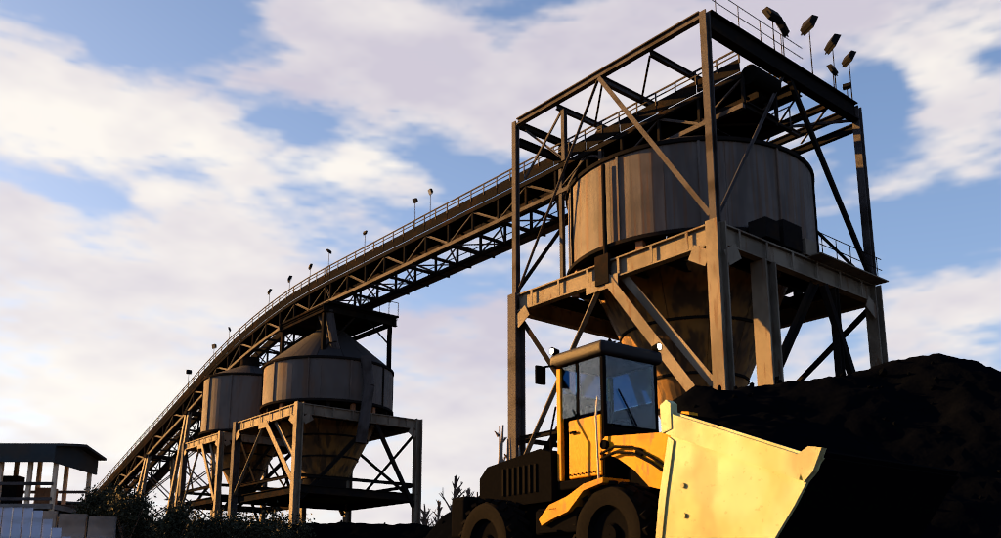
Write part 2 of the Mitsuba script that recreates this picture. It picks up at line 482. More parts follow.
def make_tower(u0, s, zg, zbase, label, top=None, low=None):
    Wd = 11.2 * s
    P = lambda a, b, z: W(u0 + a, b, z)
    t = thing('steel_tower', label, 'tower')
    lw = .47 * s + .06
    corners = [(0, 0), (Wd, 0), (0, Wd), (Wd, Wd)]
    for i, (a, b) in enumerate(corners):
        zb = float(h_ground(*P(a, b, 0)[:2])) - .1
        obj('leg', ibeam(P(a, b, zb), P(a, b, zg + .05), lw, lw * 1.1, .07, V), 'tan' if i != 1 else 'frame', t)
        obj('base_plate', bar(P(a, b, zb), P(a, b, zb + .5), lw * 1.9, lw * 1.9, V), 'concrete', t)
    gh = .78 * s + .05
    zc = zg - gh / 2
    e = lw / 2
    for p, q in (((e, 0), (Wd - e, 0)), ((e, Wd), (Wd - e, Wd)), ((0, e), (0, Wd - e)), ((Wd, e), (Wd, Wd - e))):
        obj('girder', ibeam(P(*p, zc), P(*q, zc), .36 * s, gh, .06), 'tan', t)
    for a, b, da, db in ((0, 0, 1, 0), (Wd, 0, -1, 0), (0, 0, 0, 1), (0, Wd, 0, -1)):      # gusset plates in the corners
        o = -.22 * s
        if da:
            p, q = P(a + da * .25, o, zg - gh - .55 * s), P(a + da * 1.0 * s, o, zg - gh - .1)
        else:
            p, q = P(o, b + db * .25, zg - gh - .55 * s), P(o, b + db * 1.0 * s, zg - gh - .1)
        obj('gusset', bar(p, q, .03, .6 * s, (0, 0, 1)), 'tan', t)
    m__ = Wd / 2
    obj('gusset', bar(P(m__ - .9 * s, -.22 * s, zg - gh - .12), P(m__ + .9 * s, -.22 * s, zg - gh - .12), .03, .5 * s), 'tan', t)
    for i in range(6):                                            # web stiffeners of the front girders
        k_ = Wd * (i + .7) / 6.4
        obj('stiffener', bar(P(k_, -.18 * s * .9, zg - gh + .07), P(k_, -.18 * s * .9, zg - .07), .03, .12 * s, U), 'tan', t)
        obj('stiffener', bar(P(-.18 * s * .9, k_, zg - gh + .07), P(-.18 * s * .9, k_, zg - .07), .03, .12 * s, V), 'tan', t)
    # floor joists and floor plates under the silo
    k = 7
    for i in range(1, k):
        a = Wd * i / k
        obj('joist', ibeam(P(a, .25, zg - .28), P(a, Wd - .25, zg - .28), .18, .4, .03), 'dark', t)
    for i in range(k):                                            # floor plates round the hopper
        a0, a1 = Wd * i / k + .02, Wd * (i + 1) / k - .02
        half = [(.2, Wd * .14), (Wd * .86, Wd - .2)] if 1 <= i < k - 1 else [(.2, Wd - .2)]
        for b0, b1 in half:
            obj('floor_plate', bar(P((a0 + a1) / 2, b0, zg - .04), P((a0 + a1) / 2, b1, zg - .04), a1 - a0, .03), 'dark', t)
    # K and X bracing under the girders
    bw = .26 * s + .03
    zb = zbase
    zk = zg - gh - .05
    m_ = Wd / 2

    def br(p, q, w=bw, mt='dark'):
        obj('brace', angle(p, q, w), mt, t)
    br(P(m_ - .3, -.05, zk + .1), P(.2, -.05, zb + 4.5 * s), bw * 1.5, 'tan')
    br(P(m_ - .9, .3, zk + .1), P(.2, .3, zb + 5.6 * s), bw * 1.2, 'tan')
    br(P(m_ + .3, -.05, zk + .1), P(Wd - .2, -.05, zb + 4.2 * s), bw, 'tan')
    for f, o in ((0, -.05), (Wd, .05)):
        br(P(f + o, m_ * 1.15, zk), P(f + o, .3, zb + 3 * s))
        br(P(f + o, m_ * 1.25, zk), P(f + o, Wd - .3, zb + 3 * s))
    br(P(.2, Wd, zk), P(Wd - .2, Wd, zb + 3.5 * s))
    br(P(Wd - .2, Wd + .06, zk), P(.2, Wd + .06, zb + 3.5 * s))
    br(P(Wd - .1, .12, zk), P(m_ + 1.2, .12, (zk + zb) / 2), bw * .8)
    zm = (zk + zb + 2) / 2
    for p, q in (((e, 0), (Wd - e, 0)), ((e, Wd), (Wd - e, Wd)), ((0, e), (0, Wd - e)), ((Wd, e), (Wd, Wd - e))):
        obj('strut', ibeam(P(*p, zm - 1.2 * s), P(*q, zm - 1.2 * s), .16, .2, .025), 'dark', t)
    return t, P, Wd


# ------------------------------------------------------------------ near tower and silo
ZG = 15.0
tw, P1, W1 = make_tower(0, 1.0, ZG, 3.0, 'large nearest steel tower with cream girders and an open roof frame above its silo')
make_silo(5.6, 5.6, 1.0, ZG, 5.5, 15.8, 19.55, 21.9, 1.5, ((4.15, 15.0), (1.25, 8.6)), 'large round rust streaked silo in the nearest tower', 1.6)
obj('inner_leg', ibeam(P1(.05, 2.95, 2.4), P1(.05, 2.95, ZG - .84), .7, .7, .08, V), 'tan', tw)
obj('inner_leg', ibeam(P1(.0, 7.9, 2.4), P1(.0, 7.9, ZG - .84), .3, .3, .05, V), 'dark', tw)
ZT = 23.8
for a, b, w in ((0, 0, .30), (W1, 0, .26), (0, W1, .34), (W1, W1, .26)):
    obj('frame_post', ibeam(P1(a, b, ZG + .06), P1(a, b, ZT - .1), w, w, .05, V), 'frame', tw)
for p, q, w, h, mt in (((0, 0), (W1, 0), .26, .34, 'frame'), ((0, W1), (W1, W1), .24, .34, 'dark'), ((0, 0), (0, W1), .40, .86, 'dark'), ((W1, 0), (W1, W1), .24, .3, 'dark')):
    p_, q_ = np.array(p, float), np.array(q, float)
    d = (q_ - p_) / np.linalg.norm(q_ - p_) * .19
    p_, q_ = p_ + d, q_ - d
    obj('roof_beam', ibeam(P1(*p_, ZT - h / 2), P1(*q_, ZT - h / 2), w, h, .05), mt, tw)
for p, q in (((W1, .2), (W1, W1 - .2)), ((.2, W1), (W1 - .2, W1))):      # second, lower ring
    obj('lower_roof_beam', ibeam(P1(*p, ZT - 1.05), P1(*q, ZT - 1.05), .24, .36, .05), 'dark', tw)
for a, w, h in ((2.9, .18, .24), (5.6, .22, .3), (8.5, .18, .24)):          # joists across
    obj('roof_joist', ibeam(P1(a, .15, ZT - .38), P1(a, W1 - .15, ZT - .38), w, h, .03), 'frame', tw)
for b, w, h in ((6.7, .5, .55), (8.9, .22, .3)):
    obj('roof_joist', ibeam(P1(.2, b, ZT - .75), P1(W1 - .2, b, ZT - .75), w, h, .04), 'dark', tw)
for p, q in (((.1, 8.9, ZT - .75), (2.9, 11.1, ZT - .75)), ((2.9, 8.9, ZT - .75), (.1, 11.1, ZT - .75)), ((2.9, 8.9, ZT - .75), (5.6, 11.1, ZT - .75)), ((2.9, .1, ZT - .5), (5.6, 2.6, ZT - .5)), ((5.6, .1, ZT - .5), (8.5, 2.6, ZT - .5)),
             ((0.1, 6.7, ZT - .8), (2.9, 8.9, ZT - .8))):
    obj('roof_brace', angle(P1(*p), P1(*q), .12), 'frame', tw)
for p, q, w, mt in (((5.6, -.02, ZT - .35), (.15, -.02, ZG + .35), .20, 'frame'), ((5.8, -.02, ZT - .35), (W1 - .15, -.02, ZG + .35), .16, 'frame'),
                    ((W1 + .02, 5.6, ZT - 1.2), (W1 + .02, .15, ZG + .35), .15, 'dark'), ((W1 + .02, 5.8, ZT - 1.2), (W1 + .02, W1 - .15, ZG + .35), .15, 'dark'),
                    ((-.02, 5.5, ZT - .65), (-.02, W1 - .15, ZG + .35), .20, 'dark'), ((-.02, 5.3, ZT - .65), (-.02, .2, ZG + .35), .12, 'frame'),
                    ((5.6, W1, ZT - 1.2), (.2, W1, ZG + .35), .14, 'dark'), ((5.6, W1, ZT - 1.2), (W1 - .2, W1, ZG + .35), .14, 'dark')):
    obj('frame_brace', angle(P1(*p), P1(*q), w), mt, tw)
for a, b in ((W1, 2.75), (W1, 5.0), (8.5, .35), (8.5, 2.75)):                # posts that carry the conveyor where it enters
    z0 = ZG + .06 if a == W1 else ZT - 3.1
    obj('entry_post', ibeam(P1(a - .25, b, z0), P1(a - .25, b, ZT - .55), .2, .2, .03, V), 'frame', tw)
for p, q in (((8.3, .35, ZT - 3), (10.9, .35, ZT - .5)), ((10.9, .35, ZT - 3), (8.3, .35, ZT - .5)), ((10.9, 2.75, ZT - 3.2), (8.3, 2.75, ZT - .6))):
    obj('entry_brace', angle(P1(*p), P1(*q), .10), 'frame', tw)
# hand rails: on the roof edge and along the girder
for b in np.arange(.6, 6.6, 1.5):
    obj('rail_post', tube(P1(-.1, b, ZT), P1(-.1, b, ZT + 1.05), .02, n=6), 'frame', tw)
for z in (.55, 1.05):
    obj('rail', tube(P1(-.1, .4, ZT + z), P1(-.1, 6.7, ZT + z), .018, n=6), 'frame', tw)
for b in np.arange(6.4, 11.0, 1.1):
    obj('rail_post', tube(P1(-.5, b, ZG + .05), P1(-.5, b, ZG + 1.1), .02, n=6), 'dark', tw)
for z in (.6, 1.1):
    obj('rail', tube(P1(-.5, 6.2, ZG + z), P1(-.5, 11.2, ZG + z), .02, n=6), 'dark', tw)
obj('walkway', bar(P1(-.42, 5.8, ZG + .03), P1(-.42, 11.2, ZG + .03), .7, .05), 'tan', tw)
# machinery on the right-hand girder: feeder motors and ducts
for b, w, h, z in ((3.3, .9, .8, .55), (4.7, 1.3, 1.1, .62), (6.0, .8, .7, .42)):
    obj('machine_box', bar(P1(.15, b - w / 2, ZG + z), P1(.15, b + w / 2, ZG + z), .8, h), 'tan' if w < .85 else 'dark', tw)
# vertical service pipe and junction bracket on the left face
obj('pipe', tube(P1(5.45, -.12, ZG - 1.1), P1(5.45, -.12, ZG + 4.3), .09), 'dark', tw)
obj('junction_bracket', bar(P1(5.5, -.25, ZG - 1.0), P1(5.5, -.25, ZG + .25), .75, .16, V), 'dark', tw)
# chute from the conveyor head into the silo
m = lathe([(.9, 20.9), (1.5, 22.6)], 4)
m.apply_translation(W(5.6, 4.9, 0))
obj('chute', m, 'dark', tw)
hv = np.array([W(a, b, z) for a, b, z in ((2.6, 5.2, 19.9), (8.6, 5.2, 19.9), (8.6, 9.2, 19.9), (2.6, 9.2, 19.9), (4.2, 5.2, 22.7), (7.0, 5.2, 22.7), (7.0, 7.6, 22.7), (4.2, 7.6, 22.7))])
obj('head_housing', trimesh.convex.convex_hull(hv), 'drum', tw)
for a in (4.4, 5.6, 6.8):
    obj('housing_rib', bar(W(a, 7.66, 22.6), W(a * 1.0 + (a - 5.6) * .9, 9.2, 20.0), .12, .1), 'dark', tw)
for b in (5.6, 6.4, 7.2):
    obj('housing_rib', bar(W(4.15, b, 22.6), W(2.65, 5.2 + (b - 5.2) * 1.6, 20.0), .12, .1), 'dark', tw)
# ------------------------------------------------------------------ middle tower and silo
S2, U2, ZG2 = .8, 31.8, 13.3
tw2, P2, W2 = make_tower(U2, S2, ZG2, 5.0, 'middle steel tower of the three, with a dark right leg against the sky')
make_silo(U2 + 5.6 * S2, 5.6 * S2, S2, ZG2, 4.4, 14.0, 16.7, 19.6, 1.1, ((3.4, 13.3), (1.5, 9.3)), 'middle round silo with a steep conical roof and one sunlit side', 1.4)
for p, q in (((0, .3), (W2, .3)), ((0, W2), (W2, W2)), ((0, .3), (0, W2)), ((W2, .3), (W2, W2))):
    obj('platform_beam', ibeam(P2(*p, 8.0), P2(*q, 8.0), .3, .5, .04), 'dark', tw2)
for i in range(6):
    obj('platform_plate', bar(P2(W2 * (i + .5) / 6, .3, 8.22), P2(W2 * (i + .5) / 6, W2 - .2, 8.22), W2 / 6 - .06, .05), 'dark', tw2)
PZ = 20.55
for i in range(5):                                                      # dark head platform at the top
    obj('head_plate', bar(P2(1.4 + 1.35 * i, 2.2, PZ), P2(1.4 + 1.35 * i, 7.7, PZ), 1.29, .12), 'dark', tw2)
for a in (1.2, 7.4):
    obj('head_beam', ibeam(P2(a, 2.0, PZ - .34), P2(a, 7.8, PZ - .34), .3, .5, .05), 'dark', tw2)
for b in (2.2, 5.2, 7.5):
    obj('head_joist', ibeam(P2(1.0, b, PZ - .42), P2(7.3, b, PZ - .42), .2, .3, .04), 'dark', tw2)
for a, b in ((1.5, 7.45), (7.4, 7.45), (1.5, 2.3), (7.4, 2.3)):
    obj('head_post', ibeam(P2(a, b, 16.75), P2(a, b, PZ - .6), .24, .24, .04, V), 'dark', tw2)
for p, q in (((1.5, 7.4, 18.7), (1.2, 5.5, PZ - .6)), ((1.5, 2.3, 17.4), (1.2, 4.4, PZ - .6))):
    obj('head_brace', angle(P2(*p), P2(*q), .12), 'dark', tw2)
for b in np.arange(5.4, 7.7, .75):
    obj('rail_post', tube(P2(.8, b, PZ), P2(.8, b, PZ + 1.0), .025, n=6), 'frame', tw2)
obj('rail', tube(P2(.8, 5.5, PZ + 1.0), P2(.8, 7.65, PZ + 1.0), .025, n=6), 'frame', tw2)
obj('duct', path_tube([P2(-.1, 4.6, 17.0), P2(-.35, 4.8, 15.0), P2(-.15, 4.4, 11.2)], .36, 12), 'frame', tw2)
obj('discharge_pipe', path_tube([P2(1.4, 2.6, PZ - .4), P2(1.3, 3.0, 18.0), P2(1.5, 3.6, 16.9)], .28, 10), 'frame', tw2)
obj('discharge_pipe', path_tube([P2(2.6, 2.6, PZ - .4), P2(2.2, 3.2, 18.6)], .24, 10), 'frame', tw2)

# ------------------------------------------------------------------ far tower and silo
S3, U3, ZG3 = .6, 43.4, 13.0
tw3, P3, W3 = make_tower(U3, S3, ZG3, 5.5, 'farthest and smallest steel tower, close under the bend of the conveyor')
make_silo(U3 + 5.6 * S3, 5.6 * S3, S3, ZG3, 3.3, 13.5, 17.6, 18.9, .8, ((2.5, 13.0), (1.0, 9.8)), 'farthest and smallest round silo half hidden behind the middle silo', 1.2)
for p, q in (((0, .3), (W3, .3)), ((0, W3), (W3, W3)), ((0, .3), (0, W3)), ((W3, .3), (W3, W3))):
    obj('platform_beam', ibeam(P3(*p, 8.3), P3(*q, 8.3), .3, .45, .04), 'dark', tw3)

# ------------------------------------------------------------------ conveyor gallery
def z_top(u):
    u = np.asarray(u, float)
    a = np.clip(u - 34, 0, 20)
    z = 23.3 - .0075 * a * a - .30 * np.clip(u - 54, 0, 27) - .24 * np.clip(u - 81, 0, None)
    return z


gal = thing('conveyor_gallery', 'long dark lattice conveyor running level over the silos then bending down to the left', 'conveyor')
VN, VF = 2.7, 5.0
us = np.concatenate([np.arange(.3, 34, 2.2), np.arange(34.0, 99, 2.2)])
for i in range(len(us) - 1):
    a, b = us[i], us[i + 1]
    za, zb = float(z_top(a)), float(z_top(b))
    mid = (a + b) / 2
    sun = 'frame' if 8 < a else 'dark'
    for v, o in ((VN, -1), (VF, 1)):
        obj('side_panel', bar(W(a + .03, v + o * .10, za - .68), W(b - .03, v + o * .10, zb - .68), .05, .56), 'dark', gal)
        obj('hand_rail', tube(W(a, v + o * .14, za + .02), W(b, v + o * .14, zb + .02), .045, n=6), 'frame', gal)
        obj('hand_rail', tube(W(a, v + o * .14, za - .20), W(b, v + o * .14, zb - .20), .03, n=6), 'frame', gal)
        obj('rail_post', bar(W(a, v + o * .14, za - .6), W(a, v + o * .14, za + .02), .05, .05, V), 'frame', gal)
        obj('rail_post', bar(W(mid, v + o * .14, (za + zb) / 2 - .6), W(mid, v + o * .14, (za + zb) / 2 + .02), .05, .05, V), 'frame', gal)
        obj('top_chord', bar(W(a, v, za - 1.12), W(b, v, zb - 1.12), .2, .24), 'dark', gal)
        obj('bottom_chord', bar(W(a, v, za - 2.45), W(b, v, zb - 2.45), .18, .2), 'frame' if v == VN else 'dark', gal)
        obj('truss_post', bar(W(a, v, za - 2.35), W(a, v, za - 1.2), .12, .12, V), 'dark', gal)
        p, q = (W(a, v, za - 2.35), W(b, v, zb - 1.2)) if i % 2 else (W(a, v, za - 1.2), W(b, v, zb - 2.35))
        obj('truss_diagonal', angle(p, q, .12), 'frame', gal)
    obj('cross_beam', bar(W(a, VN + .1, za - 2.45), W(a, VF - .1, za - 2.45), .12, .16), 'dark', gal)
    p, q = (W(a, VN, za - 2.45), W(b, VF, zb - 2.45)) if i % 2 else (W(a, VF, za - 2.45), W(b, VN, zb - 2.45))
    obj('floor_lacing', bar(p, q, .08, .06), 'frame', gal)
    obj('belt', bar(W(a, (VN + VF) / 2, za - .82), W(b, (VN + VF) / 2, zb - .82), 1.5, .04), 'rubber', gal)
    obj('idler', tube(W(mid, VN + .3, (za + zb) / 2 - .95), W(mid, VF - .3, (za + zb) / 2 - .95), .07, n=8), 'dark', gal)
    obj('walkway_plate', bar(W(a + .03, VF + .62, za - 2.32), W(b - .03, VF + .62, zb - 2.32), .8, .04), 'frame', gal)
    obj('walkway_bracket', bar(W(a, VF + .1, za - 2.45), W(a, VF + 1.05, za - 2.38), .08, .1), 'dark', gal)
    obj('walkway_post', tube(W(a, VF + 1.02, za - 2.3), W(a, VF + 1.02, za - 1.3), .03, n=6), 'frame', gal)
    obj('walkway_rail', tube(W(a, VF + 1.02, za - 1.3), W(b, VF + 1.02, zb - 1.3), .03, n=6), 'frame', gal)

# head end of the belt under the roof of the near tower
obj('head_pulley', tube(W(.2, VN + .3, 22.3), W(.2, VF - .3, 22.3), .42, n=20), 'rubber', gal, smooth=30)
obj('drive_box', bar(W(1.0, VF + .2, 22.5), W(3.0, VF + .2, 22.5), .7, .8), 'dark', gal)
for a in (1.2, 3.4, 5.6, 7.8):
    obj('floor_panel', bar(W(a - 1.06, (VN + VF) / 2, 20.95), W(a + 1.06, (VN + VF) / 2, 20.95), VF - VN - .15, .06), 'dark', gal)

# trestles under the falling part
for u in (57.0, 66.0, 76.0, 86.0):
    t = thing('conveyor_trestle', {57.0: 'tallest splayed trestle under the falling conveyor, beside the farthest silo tower', 66.0: 'second tallest trestle under the falling conveyor',
                                  76.0: 'third trestle down under the falling conveyor', 86.0: 'shortest and lowest trestle near the foot of the conveyor'}[u], 'trestle')
    zt = float(z_top(u)) - 2.6
    for a in (-.9, .9):
        for v, o in ((VN, -.9), (VF, .9)):
            zb = float(h_ground(*W(u + a, v + o, 0)[:2])) - .1
            obj('leg', ibeam(W(u + a, v + o, zb), W(u + a * .3, v, zt), .28, .28, .04, V), 'tan', t)
    obj('cap', bar(W(u, VN - .3, zt), W(u, VF + .3, zt), .6, .3), 'dark', t)
    zb = float(h_ground(*W(u, 4, 0)[:2]))
    for k in range(int((zt - zb) // 2.6)):
        z0, z1 = zb + 2.6 * k + .3, min(zb + 2.6 * (k + 1) + .3, zt - .2)
        f0, f1 = .9 * (1 - (z0 - zb) / (zt - zb)), .9 * (1 - (z1 - zb) / (zt - zb))
        for a in (-1, 1):
            obj('brace', bar(W(u + a * (.3 + f0 * .6), VN - f0, z0), W(u + a * (.3 + f1 * .6), VF + f1, z1), .09, .09), 'frame', t)
            obj('brace', bar(W(u + a * (.3 + f0 * .6) + .1, VF + f0, z0), W(u + a * (.3 + f1 * .6) + .1, VN - f1, z1), .09, .09), 'frame', t)

# ------------------------------------------------------------------ floodlights
def floodlight(foot, h, size, yaw, tilt, label, group):
    t = thing('floodlight', label, 'floodlight', group)
    foot = np.asarray(foot, float)
    top = foot + [0, 0, h]
    obj('pole', tube(foot, top, .028, .02, 8), 'lamp_body', t)
    R = trimesh.transformations.rotation_matrix(yaw, [0, 0, 1]) @ trimesh.transformations.rotation_matrix(tilt, [0, 1, 0])

    def put(m):
        m.apply_transform(R)
        m.apply_translation(top + [0, 0, size * .45])
        return m
    s = size
    prof = sg.Polygon([(-.22 * s, -.3 * s), (.2 * s, -.46 * s), (.2 * s, .46 * s), (-.22 * s, .3 * s)])
    obj('housing', put(extr(prof, -.5 * s, .5 * s)), 'lamp_body', t)
    obj('lens', put(box([.205 * s, 0, 0], [.02 * s, .88 * s, .8 * s])), 'lens', t)
    obj('yoke', put(cat([box([0, .54 * s, -.2 * s], [.08 * s, .03 * s, .6 * s]), box([0, -.54 * s, -.2 * s], [.08 * s, .03 * s, .6 * s]), box([0, 0, -.5 * s], [.08 * s, 1.1 * s, .03 * s])])), 'lamp_body', t)


G1 = 'floodlights on poles along the conveyor'
ORD = ('first', 'second', 'third', 'fourth', 'fifth', 'sixth', 'seventh', 'eighth', 'ninth', 'tenth')
for i_u, (u, hh, s) in enumerate(((64.0, 4.3, .60), (58.4, 3.9, .55), (55.3, 3.9, .5), (47.8, 3.4, .62), (44.3, 2.9, .66), (41.0, 2.6, .55), (38.2, 2.8, .46), (33.2, 2.6, .40), (27.1, 2.9, .42), (25.4, 2.9, .46))):
    floodlight(W(u, VF + .15, float(z_top(u)) - .1), hh + .4, s * .78, random.uniform(0, 6.28), random.uniform(.2, .7), f'floodlight on a thin pole above the conveyor, {ORD[i_u]} counting from its low end', G1)
RL = [('leftmost floodlight in the cluster above the roof edge of the nearest tower', 4.8, 25.4), ('second floodlight from the left in the cluster above the tower roof edge', 5.5, 25.15),
      ('highest floodlight of the cluster above the roof edge of the nearest tower', 7.7, 26.2), ('floodlight right of the highest one in the cluster above the roof edge', 9.6, 26.05),
      ('rightmost floodlight of the cluster above the right roof corner', 11.0, 25.9), ('low small floodlight beneath the others above the right roof edge', 9.45, 24.75), ('lowest and smallest floodlight close above the right roof corner', 10.6, 24.45)]
for i, (lb, v, z) in enumerate(RL):
    floodlight(P1(.05, v, ZT), z - ZT, (.70, .72, .72, .72, .62, .5, .34)[i], (2.2, 2.6, .3, .1, .2, 2.4, 1.0)[i], (.5, .4, .45, .5, .5, .4, .3)[i], lb, 'floodlights above the roof edge of the nearest tower')

# ------------------------------------------------------------------ wheel loader
LO = np.array([1.8, 16.0, 1.7])
LT = np.eye(4)
LT[:3, 0], LT[:3, 1], LT[:3, 3] = [.588, -.809, 0], [.809, .588, 0], LO        # x forwards, y to the loader's left, z up
ld = thing('wheel_loader', 'yellow wheel loader with its bucket tilted back in front of the nearest tower', 'wheel loader')


def lo(name, mesh, mt, parent=None, smooth=False, label=None):
    mesh.apply_transform(LT)
    return obj(name, mesh, mt, parent or ld, smooth, label)


def rbox(c, s, r=.04):
    """box with chamfered upright and top edges"""
    import manifold3d as m3
    sx, sy, sz = [max(a - 2 * r, .004) for a in s]
    pts = []
    sph = trimesh.creation.icosphere(subdivisions=1, radius=r).vertices
    for a in (-1, 1):
        for b in (-1, 1):
            for d in (-1, 1):
                pts.append(sph + [a * sx / 2, b * sy / 2, d * sz / 2])
    m = trimesh.convex.convex_hull(np.vstack(pts))
    m.apply_translation(c)
    return m


# cab
x0, x1, yw, zf, zr = -.5, .74, .64, 1.75, 3.86
cab = lo('cab', rbox([(x0 + x1) / 2, 0, zf], [x1 - x0, 2 * yw, .16], .03), 'black')
lo('roof', rbox([.11, 0, zr + .12], [1.42, 1.46, .25], .08), 'charcoal', cab, 30)
lo('roof_vent', rbox([-.1, 0, zr + .26], [.6, .8, .1], .03), 'black', cab, 30)
for nm, xx, yy, mt, w in (('pillar', x0 + .06, -yw + .04, 'yellow', .12), ('pillar', x1 - .05, -yw + .04, 'black', .09), ('pillar', x0 + .06, yw - .04, 'yellow', .12), ('pillar', x1 - .05, yw - .04, 'black', .09)):
    lo(nm, rbox([xx, yy, (zf + zr) / 2 + .03], [w, .08, zr - zf - .1], .02), mt, cab)
lo('pillar', rbox([.06, -yw + .04, 3.4], [.05, .06, 1.1], .015), 'black', cab)
lo('door', rbox([.26, -yw + .02, 2.34], [.84, .09, 1.02], .03), 'yellow', cab, 30)
lo('door_handle', rbox([.0, -yw - .06, 2.62], [.16, .04, .04], .012), 'black', cab)
lo('side_window', box([.38, -yw + .02, 3.42], [.56, .006, 1.0]), 'glass', cab)
lo('side_window', box([-.17, -yw + .02, 3.42], [.36, .006, 1.0]), 'glass', cab)
lo('side_window', box([.12, yw - .02, 3.55], [.98, .006, .66]), 'glass', cab)
lo('far_door', rbox([.12, yw - .02, 2.5], [1.05, .06, 1.40], .02), 'black', cab)
lo('windscreen', box([x1 - .02, 0, 3.28], [.006, 1.14, 1.16]), 'glass', cab)
lo('front_panel', rbox([x1 - .03, 0, 2.22], [.08, 1.18, .86], .03), 'black', cab, 30)
lo('rear_panel', rbox([x0 + .05, 0, 2.6], [.06, 1.18, 1.6], .02), 'black', cab)
lo('rear_window', box([x0 + .05, 0, 3.64], [.006, 1.14, .48]), 'glass', cab)
lo('wiper', bar([x1 + .01, .1, 2.7], [x1 + .01, -.32, 3.3], .02, .02), 'black', cab)
seat = lo('seat', rbox([-.05, 0, 2.25], [.5, .5, .14], .05), 'seat', cab, 30)
lo('backrest', rbox([-.28, 0, 2.65], [.14, .48, .75], .05), 'seat', seat, 30)
lo('headrest', rbox([-.28, 0, 3.12], [.1, .28, .18], .04), 'seat', seat, 30)
lo('steering_column', tube([.58, 0, 2.0], [.40, 0, 2.72], .035), 'black', cab)
m = trimesh.creation.torus(.2, .018, 20, 8)
m.apply_transform(trimesh.transformations.rotation_matrix(-.5, [0, 1, 0]))
m.apply_translation([.39, 0, 2.74])
lo('steering_wheel', m, 'black', cab, True)
scene['mat_lit'] = {'type': 'diffuse', 'reflectance': {'type': 'rgb', 'value': [.8, .8, .75]}}
for c, d in (([.78, .60, zr + .30], [1, 0, 0]), ([-.50, -.66, zr + .30], [0, -1, 0])):      # lit work lights at two roof corners
    c, d = np.array(c), np.array(d, float)
    wk = lo('work_light', cat([tube(c - d * .07, c + d * .07, .05, .075, 18), bar(c - [0, 0, .16], c - [0, 0, .06], .03, .06)]), 'black', cab, 30)
    m = trimesh.creation.icosphere(subdivisions=2, radius=1.0)
    m.vertices = m.vertices * np.where(d != 0, .02, .055) + c + d * .068
    k = lo('work_light_lens', m, 'lit', cab, True)
    scene[k]['emitter'] = {'type': 'area', 'radiance': {'type': 'rgb', 'value': [1.1, .95, .6]}}
# mirrors on brackets
for yy, sgn in ((-.90, -1), (.90, 1)):
    mr = lo('mirror', rbox([.1 if sgn > 0 else -.62, yy, 3.72], [.06, .22, .34], .02), 'black', None)
    lo('mirror_arm', bar([.5 if sgn > 0 else -.45, sgn * .66, 3.9], [.1 if sgn > 0 else -.62, yy, 3.86], .03, .03), 'black', mr)
m = lathe([(.01, .19), (.05, .19), (.065, .05), (.07, 0), (.01, 0)], 16)
m.apply_translation([-.35, .4, zr + .22])
lo('beacon', m, 'rust', cab, 30)
# body
lo('rear_frame', extr([(-2.7, .75), (.7, .75), (.95, 1.0), (.95, 1.62), (-2.7, 1.55)], -.55, .55), 'black')
lo('hood', extr([(-2.75, 1.5), (-.56, 1.5), (-.56, 2.35), (-.9, 2.45), (-2.5, 2.30), (-2.75, 2.1)], -.72, .72), 'worn_steel', label='grimy dark engine hood')
for k in range(7):
    lo('louvre', box([-1.0 - .16 * k, -.73, 1.95], [.05, .04, .5]), 'rubber')
lo('counterweight', rbox([-2.95, 0, 1.35], [.5, 2.2, .8], .08), 'black', None, 30)
lo('exhaust', tube([-1.3, .35, 2.3], [-1.3, .35, 3.35], .07), 'black', None, 30)
lo('pivot', cat([tube([1.02, 0, .85], [1.02, 0, 1.75], .16, n=16), box([1.0, 0, 1.3], [.5, .5, .16])]), 'black')
lo('front_frame', extr([(1.0, .7), (2.3, .7), (2.35, 1.1), (1.6, 2.15), (1.15, 2.2), (1.0, 1.7)], -.42, .42), 'black')
# side tank with steps below the door
lo('side_tank', rbox([.2, -1.02, 1.08], [1.1, .5, .42], .05), 'black', None, 30)
for k in range(3):
    lo('step', rbox([.1, -1.28, .55 + .36 * k], [.5, .16, .04], .012), 'black')
lo('step_rail', path_tube([[-.2, -1.0, 1.8], [-.2, -1.02, 2.6], [-.3, -.82, 3.1]], .018), 'black')
lo('hand_rail', path_tube([[.82, -.86, 1.6], [.82, -.9, 2.75], [.76, -.8, 3.1]], .018), 'cream')
# front fender (near side and far side)
for sg_ in (-1, 1):
    prof = [(-.12, 1.12), (.15, 1.34), (.6, 1.44), (1.0, 1.60), (1.45, 1.66), (1.45, 1.58), (1.0, 1.50), (.62, 1.20), (.2, 1.10), (-.05, 1.02)]
    lo('fender', extr(prof, min(sg_ * .8, sg_ * 1.36), max(sg_ * .8, sg_ * 1.36)), 'yellow', None, False)
    lo('fender_bracket', bar([.5, sg_ * .5, 1.25], [.6, sg_ * .95, 1.35], .1, .1), 'black')


